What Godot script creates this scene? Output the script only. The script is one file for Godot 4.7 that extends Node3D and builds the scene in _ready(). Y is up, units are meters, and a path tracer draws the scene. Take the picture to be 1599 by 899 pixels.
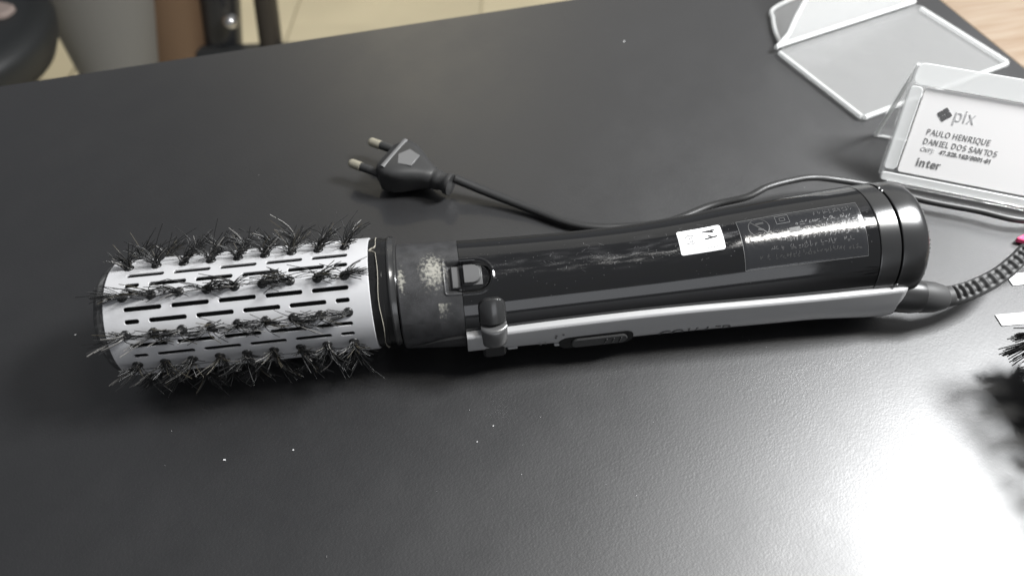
extends Node3D
# A hot air styling brush lying on a black table. Units are metres; shapes of the brush are written in millimetres along and around its axis.

const AXIS_H := 22.8          # height of the brush axis over the table, mm
var rng := RandomNumberGenerator.new()
var M := {}
var used := {}


# ---------------------------------------------------------------- naming
func numbered(called: String, parent: Node) -> String:
	var key := str(parent.get_instance_id()) + called
	var n: int = used.get(key, 0)
	used[key] = n + 1
	return called if n == 0 else "%s_%03d" % [called, n]


func thing(called: String, label: String, category: String, at := Vector3.ZERO, yaw := 0.0, group := "") -> Node3D:
	var o := Node3D.new()
	o.name = numbered(called, self)
	add_child(o, true)
	o.position = at
	o.rotation.y = yaw
	o.set_meta("label", label)
	o.set_meta("category", category)
	if group:
		o.set_meta("group", group)
	return o


func part(called: String, mesh: Mesh, mat: Material, parent: Node, label := "") -> MeshInstance3D:
	var o := MeshInstance3D.new()
	o.name = numbered(called, parent)
	o.mesh = mesh
	o.material_override = mat
	parent.add_child(o, true)
	if label:
		o.set_meta("label", label)
	return o


# ---------------------------------------------------------------- mesh building
class MB:
	var v := PackedVector3Array()
	var n := PackedVector3Array()
	var t := PackedVector2Array()
	var c := PackedColorArray()
	var ix := PackedInt32Array()
	var tint := Color.WHITE

	func tri(a: int, b: int, d: int) -> void:
		ix.append(a)
		ix.append(b)
		ix.append(d)

	# rows of points; cen = one inner point for each row, from which the faces look away; wrap = last column repeats the first
	func grid(p: Array, cen: PackedVector3Array, wrap := false, uv: Array = []) -> void:
		var rows := p.size()
		var cols: int = p[0].size()
		var nn := []
		for i in rows:
			var line := PackedVector3Array()
			line.resize(cols)
			nn.append(line)
		var vote := 0.0
		for i in rows - 1:
			for j in cols - 1:
				var a: Vector3 = p[i][j]
				var b: Vector3 = p[i][j + 1]
				var d: Vector3 = p[i + 1][j]
				var e: Vector3 = p[i + 1][j + 1]
				var f := (e - a).cross(d - b)
				vote += f.dot((a + e) * 0.5 - (cen[i] + cen[i + 1]) * 0.5)
				nn[i][j] += f
				nn[i][j + 1] += f
				nn[i + 1][j] += f
				nn[i + 1][j + 1] += f
		var s := 1.0 if vote >= 0.0 else -1.0
		var base := v.size()
		for i in rows:
			if wrap:
				var both: Vector3 = nn[i][0] + nn[i][cols - 1]
				nn[i][0] = both
				nn[i][cols - 1] = both
			for j in cols:
				v.append(p[i][j])
				n.append((nn[i][j] * s).normalized())
				t.append(uv[i][j] if uv.size() else Vector2(float(j) / (cols - 1), float(i) / (rows - 1)))
				c.append(tint)
		for i in rows - 1:
			for j in cols - 1:
				var a := base + i * cols + j
				var b := a + 1
				var d := a + cols
				var e := d + 1
				# f = (e-a)x(d-b) is the face's look when wound a,d,e counter-clockwise; clockwise fronts want the reverse
				if s < 0.0:
					tri(a, d, e)
					tri(a, e, b)
				else:
					tri(a, e, d)
					tri(a, b, e)

	func face(pts: PackedVector3Array, look: Vector3, uv := PackedVector2Array()) -> void:   # a flat polygon, triangulated in its plane
		var x := Vector3.RIGHT if absf(look.normalized().x) < 0.9 else Vector3.UP
		x = (x - look * x.dot(look) / look.length_squared()).normalized()
		var y := look.normalized().cross(x)
		var flat := PackedVector2Array()
		for q in pts:
			flat.append(Vector2(q.dot(x), q.dot(y)))
		var k := Geometry2D.triangulate_polygon(flat)
		var base := v.size()
		for i in pts.size():
			v.append(pts[i])
			n.append(look.normalized())
			t.append(uv[i] if uv.size() else flat[i])
			c.append(tint)
		for i in range(0, k.size(), 3):
			var a := pts[k[i]]
			var b := pts[k[i + 1]]
			var d := pts[k[i + 2]]
			if (b - a).cross(d - a).dot(look) > 0.0:
				tri(base + k[i], base + k[i + 2], base + k[i + 1])
			else:
				tri(base + k[i], base + k[i + 1], base + k[i + 2])

	func raw(pos: PackedVector3Array, nor: PackedVector3Array, idx: PackedInt32Array) -> void:
		var base := v.size()
		for i in pos.size():
			v.append(pos[i])
			n.append(nor[i])
			t.append(Vector2.ZERO)
			c.append(tint)
		for i in idx:
			ix.append(base + i)

	func done() -> ArrayMesh:
		for i in range(0, ix.size(), 3):     # wind each triangle so that its front looks along its normals
			var p := ix[i]
			var q := ix[i + 1]
			var r := ix[i + 2]
			if (v[q] - v[p]).cross(v[r] - v[p]).dot(n[p] + n[q] + n[r]) > 0.0:
				ix[i + 1] = r
				ix[i + 2] = q
		var a := []
		a.resize(Mesh.ARRAY_MAX)
		a[Mesh.ARRAY_VERTEX] = v
		a[Mesh.ARRAY_NORMAL] = n
		a[Mesh.ARRAY_TEX_UV] = t
		a[Mesh.ARRAY_COLOR] = c
		a[Mesh.ARRAY_INDEX] = ix
		var m := ArrayMesh.new()
		m.add_surface_from_arrays(Mesh.PRIMITIVE_TRIANGLES, a)
		return m


func along(s: float, at: Array, val: Array) -> float:   # a smooth curve through (at, val)
	if s <= at[0]:
		return val[0]
	for i in at.size() - 1:
		if s <= at[i + 1]:
			var a := maxi(i - 1, 0)
			var d := mini(i + 2, at.size() - 1)
			return _hermite((s - at[i]) / (at[i + 1] - at[i]), val[i], val[i + 1], (val[i + 1] - val[a]) / (at[i + 1] - at[a]) * (at[i + 1] - at[i]), (val[d] - val[i]) / (at[d] - at[i]) * (at[i + 1] - at[i]))
	return val[-1]


func _hermite(t: float, a: float, b: float, ta: float, tb: float) -> float:
	return a * (1.0 + 2.0 * t) * (1.0 - t) * (1.0 - t) + ta * t * (1.0 - t) * (1.0 - t) + b * t * t * (3.0 - 2.0 * t) + tb * t * t * (t - 1.0)


func sag(s: float) -> float:   # the handle hangs a little below the barrel's axis, mm
	return 0.0 if s < 96.6 else along(s, [96.6, 118.0, 150.0, 178.0, 200.0, 215.0, 240.0, 262.0], [2.1, 3.2, 3.2, 2.9, 2.2, 1.5, 0.6, 0.0])


func cyl(s: float, deg: float, r: float) -> Vector3:   # a point round the brush axis
	var a := deg_to_rad(deg)
	var o := sag(s)
	return Vector3(s, AXIS_H + r * sin(a) - 0.643 * o, r * cos(a) + 0.766 * o) * 0.001


func lathe(m: MB, prof: Array, a0 := 0.0, a1 := 360.0, na := 96, crease := 28.0) -> void:
	var runs := [[prof[0]]]
	for i in range(1, prof.size()):
		runs[-1].append(prof[i])
		if i < prof.size() - 1:
			var d0: Vector2 = prof[i] - prof[i - 1]
			var d1: Vector2 = prof[i + 1] - prof[i]
			if absf(rad_to_deg(d0.angle_to(d1))) > crease:
				runs.append([prof[i]])
	for run in runs:
		var p := []
		var uv := []
		var cen := PackedVector3Array()
		for i in run.size():
			var q: Vector2 = run[i]
			var d: Vector2 = run[mini(i + 1, run.size() - 1)] - run[maxi(i - 1, 0)]
			# inner point so that the look is radial * ds - axial * dr
			var line := PackedVector3Array()
			var lu := PackedVector2Array()
			for j in na + 1:
				var a := lerpf(a0, a1, float(j) / na)
				line.append(cyl(q.x, a, q.y))
				lu.append(Vector2(q.x / 300.0, a / 360.0))
			p.append(line)
			uv.append(lu)
			d = d.normalized()
			cen.append(Vector3(q.x + d.y * 60.0, AXIS_H, 0.0) * 0.001 if d.x > 0.05 or absf(d.y) > 0.5 else Vector3(q.x, AXIS_H, 0.0) * 0.001)
		m.grid(p, cen, a1 - a0 > 359.0, uv)


func field(m: MB, s0: float, s1: float, a0: float, a1: float, ns: int, na: int, fn: Callable) -> void:   # a patch whose radius is fn(s, angle)
	var p := []
	var uv := []
	var cen := PackedVector3Array()
	for i in ns + 1:
		var s := lerpf(s0, s1, float(i) / ns)
		var line := PackedVector3Array()
		var lu := PackedVector2Array()
		for j in na + 1:
			var a := lerpf(a0, a1, float(j) / na)
			line.append(cyl(s, a, fn.call(s, a)))
			lu.append(Vector2(s / 300.0, a / 360.0))
		p.append(line)
		uv.append(lu)
		cen.append(Vector3(s, AXIS_H, 0.0) * 0.001)
	m.grid(p, cen, false, uv)


func sweep(m: MB, path: Array, half: Array, sides := 14, up := Vector3.UP, caps := true) -> void:   # a tube: half[i] = Vector2(across, upwards)
	var p := []
	var cen := PackedVector3Array()
	for i in path.size():
		var tan: Vector3 = (path[mini(i + 1, path.size() - 1)] - path[maxi(i - 1, 0)]).normalized()
		var side := tan.cross(up).normalized()
		var top := side.cross(tan).normalized()
		var line := PackedVector3Array()
		for j in sides + 1:
			var a := TAU * j / sides
			line.append(path[i] + side * cos(a) * half[i].x + top * sin(a) * half[i].y)
		p.append(line)
		cen.append(path[i])
	m.grid(p, cen, true)
	if caps:
		for e in [0, path.size() - 1]:
			var pts: PackedVector3Array = p[e].duplicate()
			pts.remove_at(sides)
			var look: Vector3 = path[0] - path[1] if e == 0 else path[-1] - path[-2]
			m.face(pts, look)


func smooth_path(pts: Array, per: int) -> Array:   # Catmull-Rom
	var out := []
	for i in pts.size() - 1:
		var a: Vector3 = pts[maxi(i - 1, 0)]
		var b: Vector3 = pts[i]
		var c: Vector3 = pts[i + 1]
		var d: Vector3 = pts[mini(i + 2, pts.size() - 1)]
		for k in per:
			out.append(b.cubic_interpolate(c, a, d, float(k) / per))
	out.append(pts[-1])
	return out


func rounded(w: float, h: float, r: float, k := 5) -> PackedVector2Array:   # rounded rectangle about the origin
	var out := PackedVector2Array()
	for q in 4:
		var cx := (w / 2 - r) * (1 if q == 0 or q == 3 else -1)
		var cy := (h / 2 - r) * (1 if q < 2 else -1)
		for i in k + 1:
			var a := PI / 2 * (q + float(i) / k)
			out.append(Vector2(cx + r * cos(a), cy + r * sin(a)))
	return out


func prism(m: MB, outline: PackedVector2Array, h0: float, h1: float, x: Transform3D, bevel := 0.0) -> void:   # outline in x,z; height along y; bevelled top and bottom
	var k := outline.size()
	var mid := Vector2.ZERO
	for q in outline:
		mid += q / k
	var inset := PackedVector2Array()
	for i in k:
		var e0 := (outline[i] - outline[(i + k - 1) % k]).normalized()
		var e1 := (outline[(i + 1) % k] - outline[i]).normalized()
		var nrm := Vector2(e0.y, -e0.x) + Vector2(e1.y, -e1.x)
		if nrm.length() < 1e-6:
			nrm = outline[i] - mid
		nrm = nrm.normalized()
		if nrm.dot(outline[i] - mid) < 0.0 and k < 30:
			nrm = -nrm
		inset.append(outline[i] - nrm * bevel)
	var levels := [[h0, inset], [h0 + bevel, outline], [h1 - bevel, outline], [h1, inset]] if bevel > 0.0 else [[h0, outline], [h1, outline]]
	for l in levels.size() - 1:
		var p := []
		for e in 2:
			var line := PackedVector3Array()
			for i in k + 1:
				var q: Vector2 = levels[l + e][1][i % k]
				line.append(x * Vector3(q.x, levels[l + e][0], q.y))
			p.append(line)
		var c := x * Vector3(mid.x, (h0 + h1) / 2, mid.y)
		m.grid(p, PackedVector3Array([c, c]), true)
	for e in 2:
		var pts := PackedVector3Array()
		for q in levels[0 if e == 0 else -1][1]:
			pts.append(x * Vector3(q.x, h0 if e == 0 else h1, q.y))
		m.face(pts, x.basis * (Vector3.DOWN if e == 0 else Vector3.UP), PackedVector2Array(levels[0][1]))


func decal(m: MB, outline: PackedVector2Array, mid: Vector2, lift: float, radius: Callable, rings := 5) -> void:   # a thin skin on the handle; outline in (s, degrees)
	var p := []
	var cen := PackedVector3Array()
	for i in rings + 2:
		var f := minf(1.0, float(i) / rings)
		var line := PackedVector3Array()
		for j in outline.size() + 1:
			var q: Vector2 = mid.lerp(outline[j % outline.size()], f)
			line.append(cyl(q.x, q.y + skin_turn, radius.call(q.x) + (lift if i <= rings else -0.1)))
		p.append(line)
		cen.append(Vector3(mid.x, AXIS_H, 0) * 0.001)
	m.grid(p, cen, true)


func lettering(m: MB, text: String, height: float, bold: bool, place: Callable, depth := 0.0, align := 0, family := "Droid Sans") -> void:   # place maps (x, y, z) of the flat text to a point
	var tm := TextMesh.new()
	var f := SystemFont.new()
	f.font_names = PackedStringArray([family])
	f.font_weight = 700 if bold else 400
	tm.font = f
	tm.text = text
	tm.font_size = 12
	tm.pixel_size = height / 12.0
	tm.depth = depth
	tm.curve_step = 2.0
	tm.horizontal_alignment = HORIZONTAL_ALIGNMENT_LEFT if align == 0 else HORIZONTAL_ALIGNMENT_CENTER
	var a := tm.get_mesh_arrays()
	var pos: PackedVector3Array = a[Mesh.ARRAY_VERTEX]
	var nor: PackedVector3Array = a[Mesh.ARRAY_NORMAL]
	var idx: PackedInt32Array = a[Mesh.ARRAY_INDEX] if a[Mesh.ARRAY_INDEX] != null else PackedInt32Array(range(pos.size()))
	var p2 := PackedVector3Array()
	var n2 := PackedVector3Array()
	for i in pos.size():
		var b: Vector3 = place.call(pos[i])
		p2.append(b)
		n2.append(((place.call(pos[i] + nor[i] * 0.0005) as Vector3) - b).normalized())
	m.raw(p2, n2, idx)


# ---------------------------------------------------------------- materials
func mat(called: String, albedo: Color, rough: float, metal := 0.0, spec := 0.5) -> StandardMaterial3D:
	var m := StandardMaterial3D.new()
	m.resource_name = called
	m.albedo_color = albedo.linear_to_srgb()
	m.roughness = rough
	m.metallic = metal
	m.metallic_specular = spec
	M[called] = m
	return m


func grey(v: float) -> Color:
	return Color(v, v, v)


func noise(seed_: int, freq: float, octaves := 4) -> FastNoiseLite:
	var n := FastNoiseLite.new()
	n.seed = seed_
	n.frequency = freq
	n.fractal_octaves = octaves
	n.noise_type = FastNoiseLite.TYPE_SIMPLEX_SMOOTH
	return n


func picture(w: int, h: int, fn: Callable) -> ImageTexture:
	var im := Image.create_empty(w, h, false, Image.FORMAT_RGB8)
	for y in h:
		for x in w:
			im.set_pixel(x, y, fn.call(x, y))
	return ImageTexture.create_from_image(im)


func noise_normal(seed_: int, freq: float, strength: float, size := 512) -> NoiseTexture2D:
	var t := NoiseTexture2D.new()
	t.width = size
	t.height = size
	t.seamless = true
	t.noise = noise(seed_, freq, 3)
	t.as_normal_map = true
	t.bump_strength = strength
	return t


func lattice(size: int, octaves: Array, seed_: int) -> PackedFloat32Array:   # value noise that repeats without a seam, about -1..1
	var out := PackedFloat32Array()
	out.resize(size * size)
	for o in octaves:
		var cells: int = o[0]
		rng.seed = seed_ * 131 + cells
		var val := PackedFloat32Array()
		for i in cells * cells:
			val.append(rng.randf_range(-1.0, 1.0))
		for y in size:
			var fy := float(y) * cells / size
			var y0 := int(fy)
			var ty := fy - y0
			ty = ty * ty * (3.0 - 2.0 * ty)
			var r0 := (y0 % cells) * cells
			var r1 := ((y0 + 1) % cells) * cells
			for x in size:
				var fx := float(x) * cells / size
				var x0 := int(fx)
				var tx := fx - x0
				tx = tx * tx * (3.0 - 2.0 * tx)
				var x1 := (x0 + 1) % cells
				out[y * size + x] += o[1] * lerpf(lerpf(val[r0 + x0], val[r0 + x1], tx), lerpf(val[r1 + x0], val[r1 + x1], tx), ty)
	return out


func lattice_picture(size: int, octaves: Array, seed_: int, mid: float, swing: float) -> ImageTexture:
	var a := lattice(size, octaves, seed_)
	return picture(size, size, func(x, y): return grey(clampf(mid + swing * a[y * size + x], 0.0, 1.0)))


func lattice_normal(size: int, octaves: Array, seed_: int, strength: float) -> ImageTexture:
	var a := lattice(size, octaves, seed_)
	return picture(size, size, func(x, y):
		var dx: float = a[y * size + (x + 1) % size] - a[y * size + (x + size - 1) % size]
		var dy: float = a[((y + 1) % size) * size + x] - a[((y + size - 1) % size) * size + x]
		var n := Vector3(-dx * strength, dy * strength, 1.0).normalized()
		return Color(n.x * 0.5 + 0.5, n.y * 0.5 + 0.5, n.z * 0.5 + 0.5))


func make_materials() -> void:
	# black satin laminate with a fine pebbled skin
	var tb := mat("black_laminate", Color(0.012, 0.012, 0.0128), 1.0, 0.0, 0.53)
	tb.normal_enabled = true
	tb.normal_texture = lattice_normal(512, [[128, 0.5], [256, 1.0]], 3, 2.2)
	tb.normal_scale = 0.024
	tb.roughness_texture = lattice_picture(512, [[3, 0.35], [9, 0.4], [24, 0.25], [90, 0.2]], 4, 0.48, 0.075)
	tb.roughness_texture_channel = BaseMaterial3D.TEXTURE_CHANNEL_RED
	tb.clearcoat_enabled = true
	tb.clearcoat = 1.0
	tb.clearcoat_roughness = 0.42
	tb.uv1_triplanar = true
	tb.uv1_world_triplanar = true
	tb.uv1_scale = Vector3(11, 11, 11)
	mat("table_edge", grey(0.02), 0.5)
	mat("table_leg", grey(0.05), 0.4)
	# hot air brush
	var sh := mat("silver_barrel", Color(0.66, 0.66, 0.67), 0.42, 0.25)
	var scuff := noise(21, 0.02, 4)
	sh.roughness_texture = picture(256, 256, func(x, y): return grey(clampf(0.92 + scuff.get_noise_2d(x * 0.4, y * 2.0) * 0.4, 0.0, 1.0)))
	mat("barrel_core", grey(0.012), 0.6)
	var bm := mat("bristle", Color.WHITE, 0.32)
	bm.vertex_color_use_as_albedo = true
	mat("tip_rubber", grey(0.03), 0.55)
	var tip: StandardMaterial3D = M.tip_rubber
	var tn := noise(31, 0.03, 4)
	tip.albedo_color = Color.WHITE
	tip.albedo_texture = picture(256, 128, func(x, y):
		var k := clampf(tn.get_noise_2d(x * 2.0, y * 2.0) * 2.2 - 0.1, 0.0, 1.0)
		return grey(0.055 + 0.12 * k).linear_to_srgb())
	tip.uv1_triplanar = true
	tip.uv1_scale = Vector3(30, 30, 30)
	mat("smoke_plastic", grey(0.012), 0.12)
	mat("cream_residue", Color(0.33, 0.31, 0.26), 0.6)
	# the collar: rubbed matte plastic with a pale worn patch; u = s / 300 mm, v = angle / 360
	var col := mat("worn_collar", Color.WHITE, 0.42)
	var w1 := noise(41, 0.010, 5)
	var w2 := noise(42, 0.045, 4)
	var w3 := noise(43, 0.16, 3)
	col.albedo_texture = picture(512, 512, func(x, y):
		var s: float = 90.0 + x / 511.0 * 35.0          # mm
		var a: float = 20.0 + y / 511.0 * 110.0         # degrees
		var d := Vector2((s - 109.3) / 4.2, (a - 77.0) / 19.0).length()
		var k := clampf(1.15 - d + w2.get_noise_2d(x, y) * 1.1 + w3.get_noise_2d(x, y) * 0.5, 0.0, 1.0) * clampf(1.6 - d, 0.0, 1.0)
		var d2 := Vector2((s - 98.6) / 1.0, (a - 68.0) / 11.0).length()
		k = maxf(k, clampf(1.2 - d2 + w2.get_noise_2d(x, y) * 1.2, 0.0, 1.0))
		var haze := clampf(0.35 + w1.get_noise_2d(x, y) * 0.7, 0.0, 1.0) * 0.028
		var fleck := clampf(w3.get_noise_2d(x * 1.7 + 90, y * 1.7) * 3.0 - 1.25, 0.0, 1.0) * clampf(1.7 - Vector2((s - 105.0) / 12.0, (a - 75.0) / 45.0).length(), 0.0, 1.0) * 0.25
		var b := 0.03 + haze + fleck
		return Color(lerpf(b, 0.40, k * 0.75), lerpf(b, 0.39, k * 0.75), lerpf(b * 1.03, 0.34, k * 0.75)).linear_to_srgb())
	col.uv1_scale = Vector3(300.0 / 35.0, 360.0 / 110.0, 1)
	col.uv1_offset = Vector3(-90.0 / 35.0, -20.0 / 110.0, 0)
	# the glossy handle with fine scratches and dust
	var han := mat("gloss_black", Color.WHITE, 1.0, 0.0, 0.64)
	var h1 := noise(51, 0.012, 4)
	var h2 := noise(52, 0.09, 3)
	rng.seed = 77
	var al := Image.create_empty(1024, 512, false, Image.FORMAT_RGB8)
	al.fill(Color(0.007, 0.0072, 0.0078).linear_to_srgb())
	for y in 512:
		for x in 1024:
			var a := 10.0 + y / 511.0 * 120.0
			var s := 118.0 + x / 1023.0 * 145.0
			var band := exp(-pow((a - 80.0 + h1.get_noise_2d(x * 0.5, 7) * 10.0) / 12.0, 2.0)) * clampf(0.55 + (s - 150.0) / 110.0, 0.15, 1.0)
			var k := clampf(h2.get_noise_2d(x * 3.0, y * 3.5) * 0.8 + h1.get_noise_2d(x * 0.8, y * 2.5) * 1.2 + 0.15, 0.0, 1.0) * band
			if k > 0.0:
				var b := 0.007 + 0.026 * k
				al.set_pixel(x, y, Color(b, b, b * 1.05).linear_to_srgb())
	var ro := Image.create_empty(1024, 512, false, Image.FORMAT_RGB8)
	for y in 512:
		for x in 1024:
			var k := clampf(h2.get_noise_2d(x * 2.0, y * 2.5) * 0.5 + h1.get_noise_2d(x * 0.8, y * 2.5) * 0.9 + 0.1, 0.0, 1.0)
			var a := 10.0 + y / 511.0 * 120.0
			ro.set_pixel(x, y, grey(0.07 + (0.06 + 0.30 * exp(-pow((a - 77.0) / 16.0, 2.0))) * k))
	for i in 150:
		var x := rng.randi_range(4, 1018)
		var y := int(clampf(rng.randfn(270.0, 80.0), 4, 506))
		var b := rng.randf_range(0.06, 0.32)
		var col2 := Color(b, b, b * 0.97).linear_to_srgb()
		var w := rng.randi_range(1, 2)
		al.fill_rect(Rect2i(x, y, w, 1), col2)
		ro.fill_rect(Rect2i(x, y, w, 2), grey(0.6))
	for i in 46:
		var x := rng.randi_range(200, 900)
		var y := int(clampf(rng.randfn(280.0, 50.0), 30, 480))
		var dx := rng.randf_range(-1.0, 1.0)
		var b := grey(rng.randf_range(0.05, 0.2)).linear_to_srgb()
		for k in rng.randi_range(5, 16):
			al.set_pixel(clampi(int(x + k * dx), 0, 1023), clampi(y + k, 0, 511), b)
	han.albedo_texture = ImageTexture.create_from_image(al)
	han.roughness_texture = ImageTexture.create_from_image(ro)
	han.roughness_texture_channel = BaseMaterial3D.TEXTURE_CHANNEL_RED
	han.uv1_scale = Vector3(300.0 / 145.0, 360.0 / 120.0, 1)
	han.uv1_offset = Vector3(-118.0 / 145.0, -10.0 / 120.0, 0)
	han.texture_repeat = false
	mat("cap_black", grey(0.02), 0.22, 0.0, 0.7)
	mat("soft_black", grey(0.022), 0.38)
	mat("button_grey", grey(0.10), 0.45)
	mat("seam_dark", grey(0.004), 0.7)
	mat("silver_strip", Color(0.43, 0.43, 0.43), 0.34, 0.15)
	mat("latch_black", grey(0.03), 0.2, 0.0, 0.7)
	mat("latch_grey", grey(0.20), 0.30, 0.7)
	mat("switch_grey", grey(0.05), 0.4)
	mat("ink_bold", grey(0.16), 0.6)
	mat("mark_grey", grey(0.10), 0.5)
	mat("ink_black", grey(0.015), 0.6)
	mat("ink_grey", grey(0.22), 0.6)
	mat("ink_pale", grey(0.5), 0.6)
	mat("sticker_white", grey(0.82), 0.5)
	var film := mat("clear_film", Color(0.017, 0.0175, 0.019), 0.14, 0.0, 0.72)
	film.normal_enabled = true
	film.normal_texture = noise_normal(61, 0.03, 3.0, 256)
	film.normal_scale = 0.18
	film.uv1_triplanar = true
	film.uv1_scale = Vector3(60, 60, 60)
	mat("film_line", grey(0.085), 0.35)
	mat("film_mark", grey(0.036), 0.4)
	mat("cord_rubber", grey(0.026), 0.42)
	mat("relief_rubber", grey(0.045), 0.58)
	mat("plug_plastic", grey(0.034), 0.42)
	mat("plug_pad", grey(0.14), 0.45)
	mat("pin_brass", Color(0.46, 0.43, 0.34), 0.35, 0.5)
	# clear plastic things
	for k in [["clear_acrylic", 0.08, 0.08], ["edge_shine_acrylic", 0.5, 0.2], ["frosted_acrylic", 0.10, 0.12], ["bright_acrylic", 0.17, 0.15]]:  # edge and bright copies carry guided and reflected light as whiter opacity
		var p := mat(k[0], Color(0.93, 0.94, 0.93), k[2])
		p.albedo_color.a = k[1]
		p.transparency = BaseMaterial3D.TRANSPARENCY_ALPHA
		if k[0] != "edge_shine_acrylic":
			p.normal_enabled = true
			p.normal_texture = noise_normal(91, 0.012, 6.0, 256)
			p.normal_scale = 0.25
			p.uv1_triplanar = true
			p.uv1_scale = Vector3(16, 16, 16)
	mat("card_paper", Color(0.86, 0.85, 0.84), 0.55)
	mat("white_plastic", grey(0.85), 0.4)
	mat("pink_plastic", Color(0.85, 0.09, 0.22), 0.35)
	# the room behind
	var fl := noise(71, 0.02, 3)
	var ft := mat("floor_tile", Color.WHITE, 0.35)
	ft.albedo_texture = picture(128, 128, func(x, y):
		var k := 1.0 + fl.get_noise_2d(x, y) * 0.12
		return Color(0.56 * k, 0.52 * k, 0.41 * k).linear_to_srgb())
	mat("floor_grout", Color(0.40, 0.37, 0.29), 0.8)
	mat("grey_fabric", Color(0.26, 0.255, 0.24), 0.85)
	mat("brown_wood", Color(0.20, 0.125, 0.075), 0.55)
	mat("chair_black", Color(0.028, 0.030, 0.031), 0.5)
	mat("stool_grey", Color(0.055, 0.056, 0.06), 0.3, 0.4)
	mat("stool_brown", Color(0.05, 0.043, 0.036), 0.5)
	mat("chrome", grey(0.7), 0.18, 0.95)
	mat("pale_pink", Color(0.45, 0.36, 0.32), 0.6)
	var g1 := noise(81, 0.012, 4)
	var wd := mat("pale_wood", Color.WHITE, 0.45)
	wd.albedo_texture = picture(512, 512, func(x, y):
		var k := g1.get_noise_2d(x * 0.55, y * 5.0)
		var k2 := g1.get_noise_2d(x * 1.5 + 400, y * 16.0)
		return Color(0.27 + 0.045 * k + 0.025 * k2, 0.207 + 0.05 * k + 0.025 * k2, 0.15 + 0.045 * k + 0.025 * k2).linear_to_srgb())


# ---------------------------------------------------------------- the hot air brush
func handle_r(s: float) -> float:
	return along(s, [118.0, 150.0, 178.0, 200.0, 215.0, 240.0, 262.0], [18.8, 18.1, 18.0, 18.7, 19.6, 20.8, 21.45])


func shell_cell(m: MB, s0: float, s1: float, a0: float, a1: float, hole_half: float, hole_r: float, r: float) -> void:
	# one cell of the pierced barrel: the rectangle round one slot, its edge walls and nothing in the slot
	var mid := Vector2((s0 + s1) / 2, (a0 + a1) / 2)
	var mm := r * PI / 180.0
	var rect := PackedVector2Array()
	var hw := (s1 - s0) / 2
	var hh := (a1 - a0) / 2 * mm
	var ns := 16
	var na := 6
	for i in ns:
		rect.append(Vector2(lerpf(-hw, hw, float(i) / ns), -hh))
	for i in na:
		rect.append(Vector2(hw, lerpf(-hh, hh, float(i) / na)))
	for i in ns:
		rect.append(Vector2(lerpf(hw, -hw, float(i) / ns), hh))
	for i in na:
		rect.append(Vector2(-hw, lerpf(hh, -hh, float(i) / na)))
	var k := rect.size()
	var base := m.v.size()
	for ring in 5:
		for i in k:
			var o := rect[i]
			var sk := Vector2(clampf(o.x, -hole_half, hole_half), 0.0)
			var dir := (o - sk).normalized()
			var q := o
			var rr := r
			if ring == 1:
				q = sk + dir * (hole_r + 0.12)
			elif ring >= 2:
				q = sk + dir * hole_r
				rr = r - (0.12 if ring < 4 else 0.65)
			var ang := mid.y + q.y / mm
			m.v.append(cyl(mid.x + q.x, ang, rr))
			var out := cyl(0, ang, 1.0) - cyl(0, ang, 0.0)
			var wall := Vector3(-dir.x, -dir.y * cos(deg_to_rad(ang)), dir.y * sin(deg_to_rad(ang)))
			m.n.append((out.normalized() if ring < 2 else (wall if ring > 2 else (out.normalized() + wall).normalized())))
			m.t.append(Vector2((mid.x + q.x) / 100.0, ang / 120.0))
			m.c.append(Color.WHITE)
	for ring in 4:
		if ring == 2:
			continue
		for i in k:
			var a := base + ring * k + i
			var b := base + ring * k + (i + 1) % k
			var d := a + k
			var e := b + k
			m.tri(a, b, e)
			m.tri(a, e, d)


func barrel_shell() -> ArrayMesh:
	var m := MB.new()
	var r := 19.5
	for sector in 10:
		var base := -1.5 + 36.0 * sector
		# tuft row: plain
		var rowdef := [[base - 6.0, base + 6.0, 0], [base + 6.0, base + 18.0, 2], [base + 18.0, base + 30.0, 1]]
		for rd in rowdef:
			var a0: float = rd[0]
			var a1: float = rd[1]
			if rd[2] == 0:
				field(m, 4.7, 88.0, a0, a1, 6, 6, func(_s, _a): return r)
				continue
			field(m, 4.7, 9.325, a0, a1, 1, 6, func(_s, _a): return r)
			field(m, 83.075, 88.0, a0, a1, 1, 6, func(_s, _a): return r)
			if rd[2] == 1:
				for k in 5:
					var s0 := 9.325 + 14.75 * k
					shell_cell(m, s0, s0 + 14.75, a0, a1, 5.15, 0.75, r)
			else:
				var w := 7.55
				shell_cell(m, 9.325, 9.325 + w, a0, a1, 1.55, 0.75, r)
				for k in 4:
					var s0 := 9.325 + w + 14.6625 * k
					shell_cell(m, s0, s0 + 14.6625, a0, a1, 5.15, 0.75, r)
				shell_cell(m, 83.075 - w, 83.075, a0, a1, 1.55, 0.75, r)
	# rolled rims at both ends
	lathe(m, [Vector2(4.6, 18.3), Vector2(4.45, 19.0), Vector2(4.5, 19.35), Vector2(4.7, 19.5)], 0, 360, 120, 60)
	lathe(m, [Vector2(88.0, 19.5), Vector2(88.2, 19.35), Vector2(88.25, 18.3)], 0, 360, 120, 60)
	return m.done()


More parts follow.
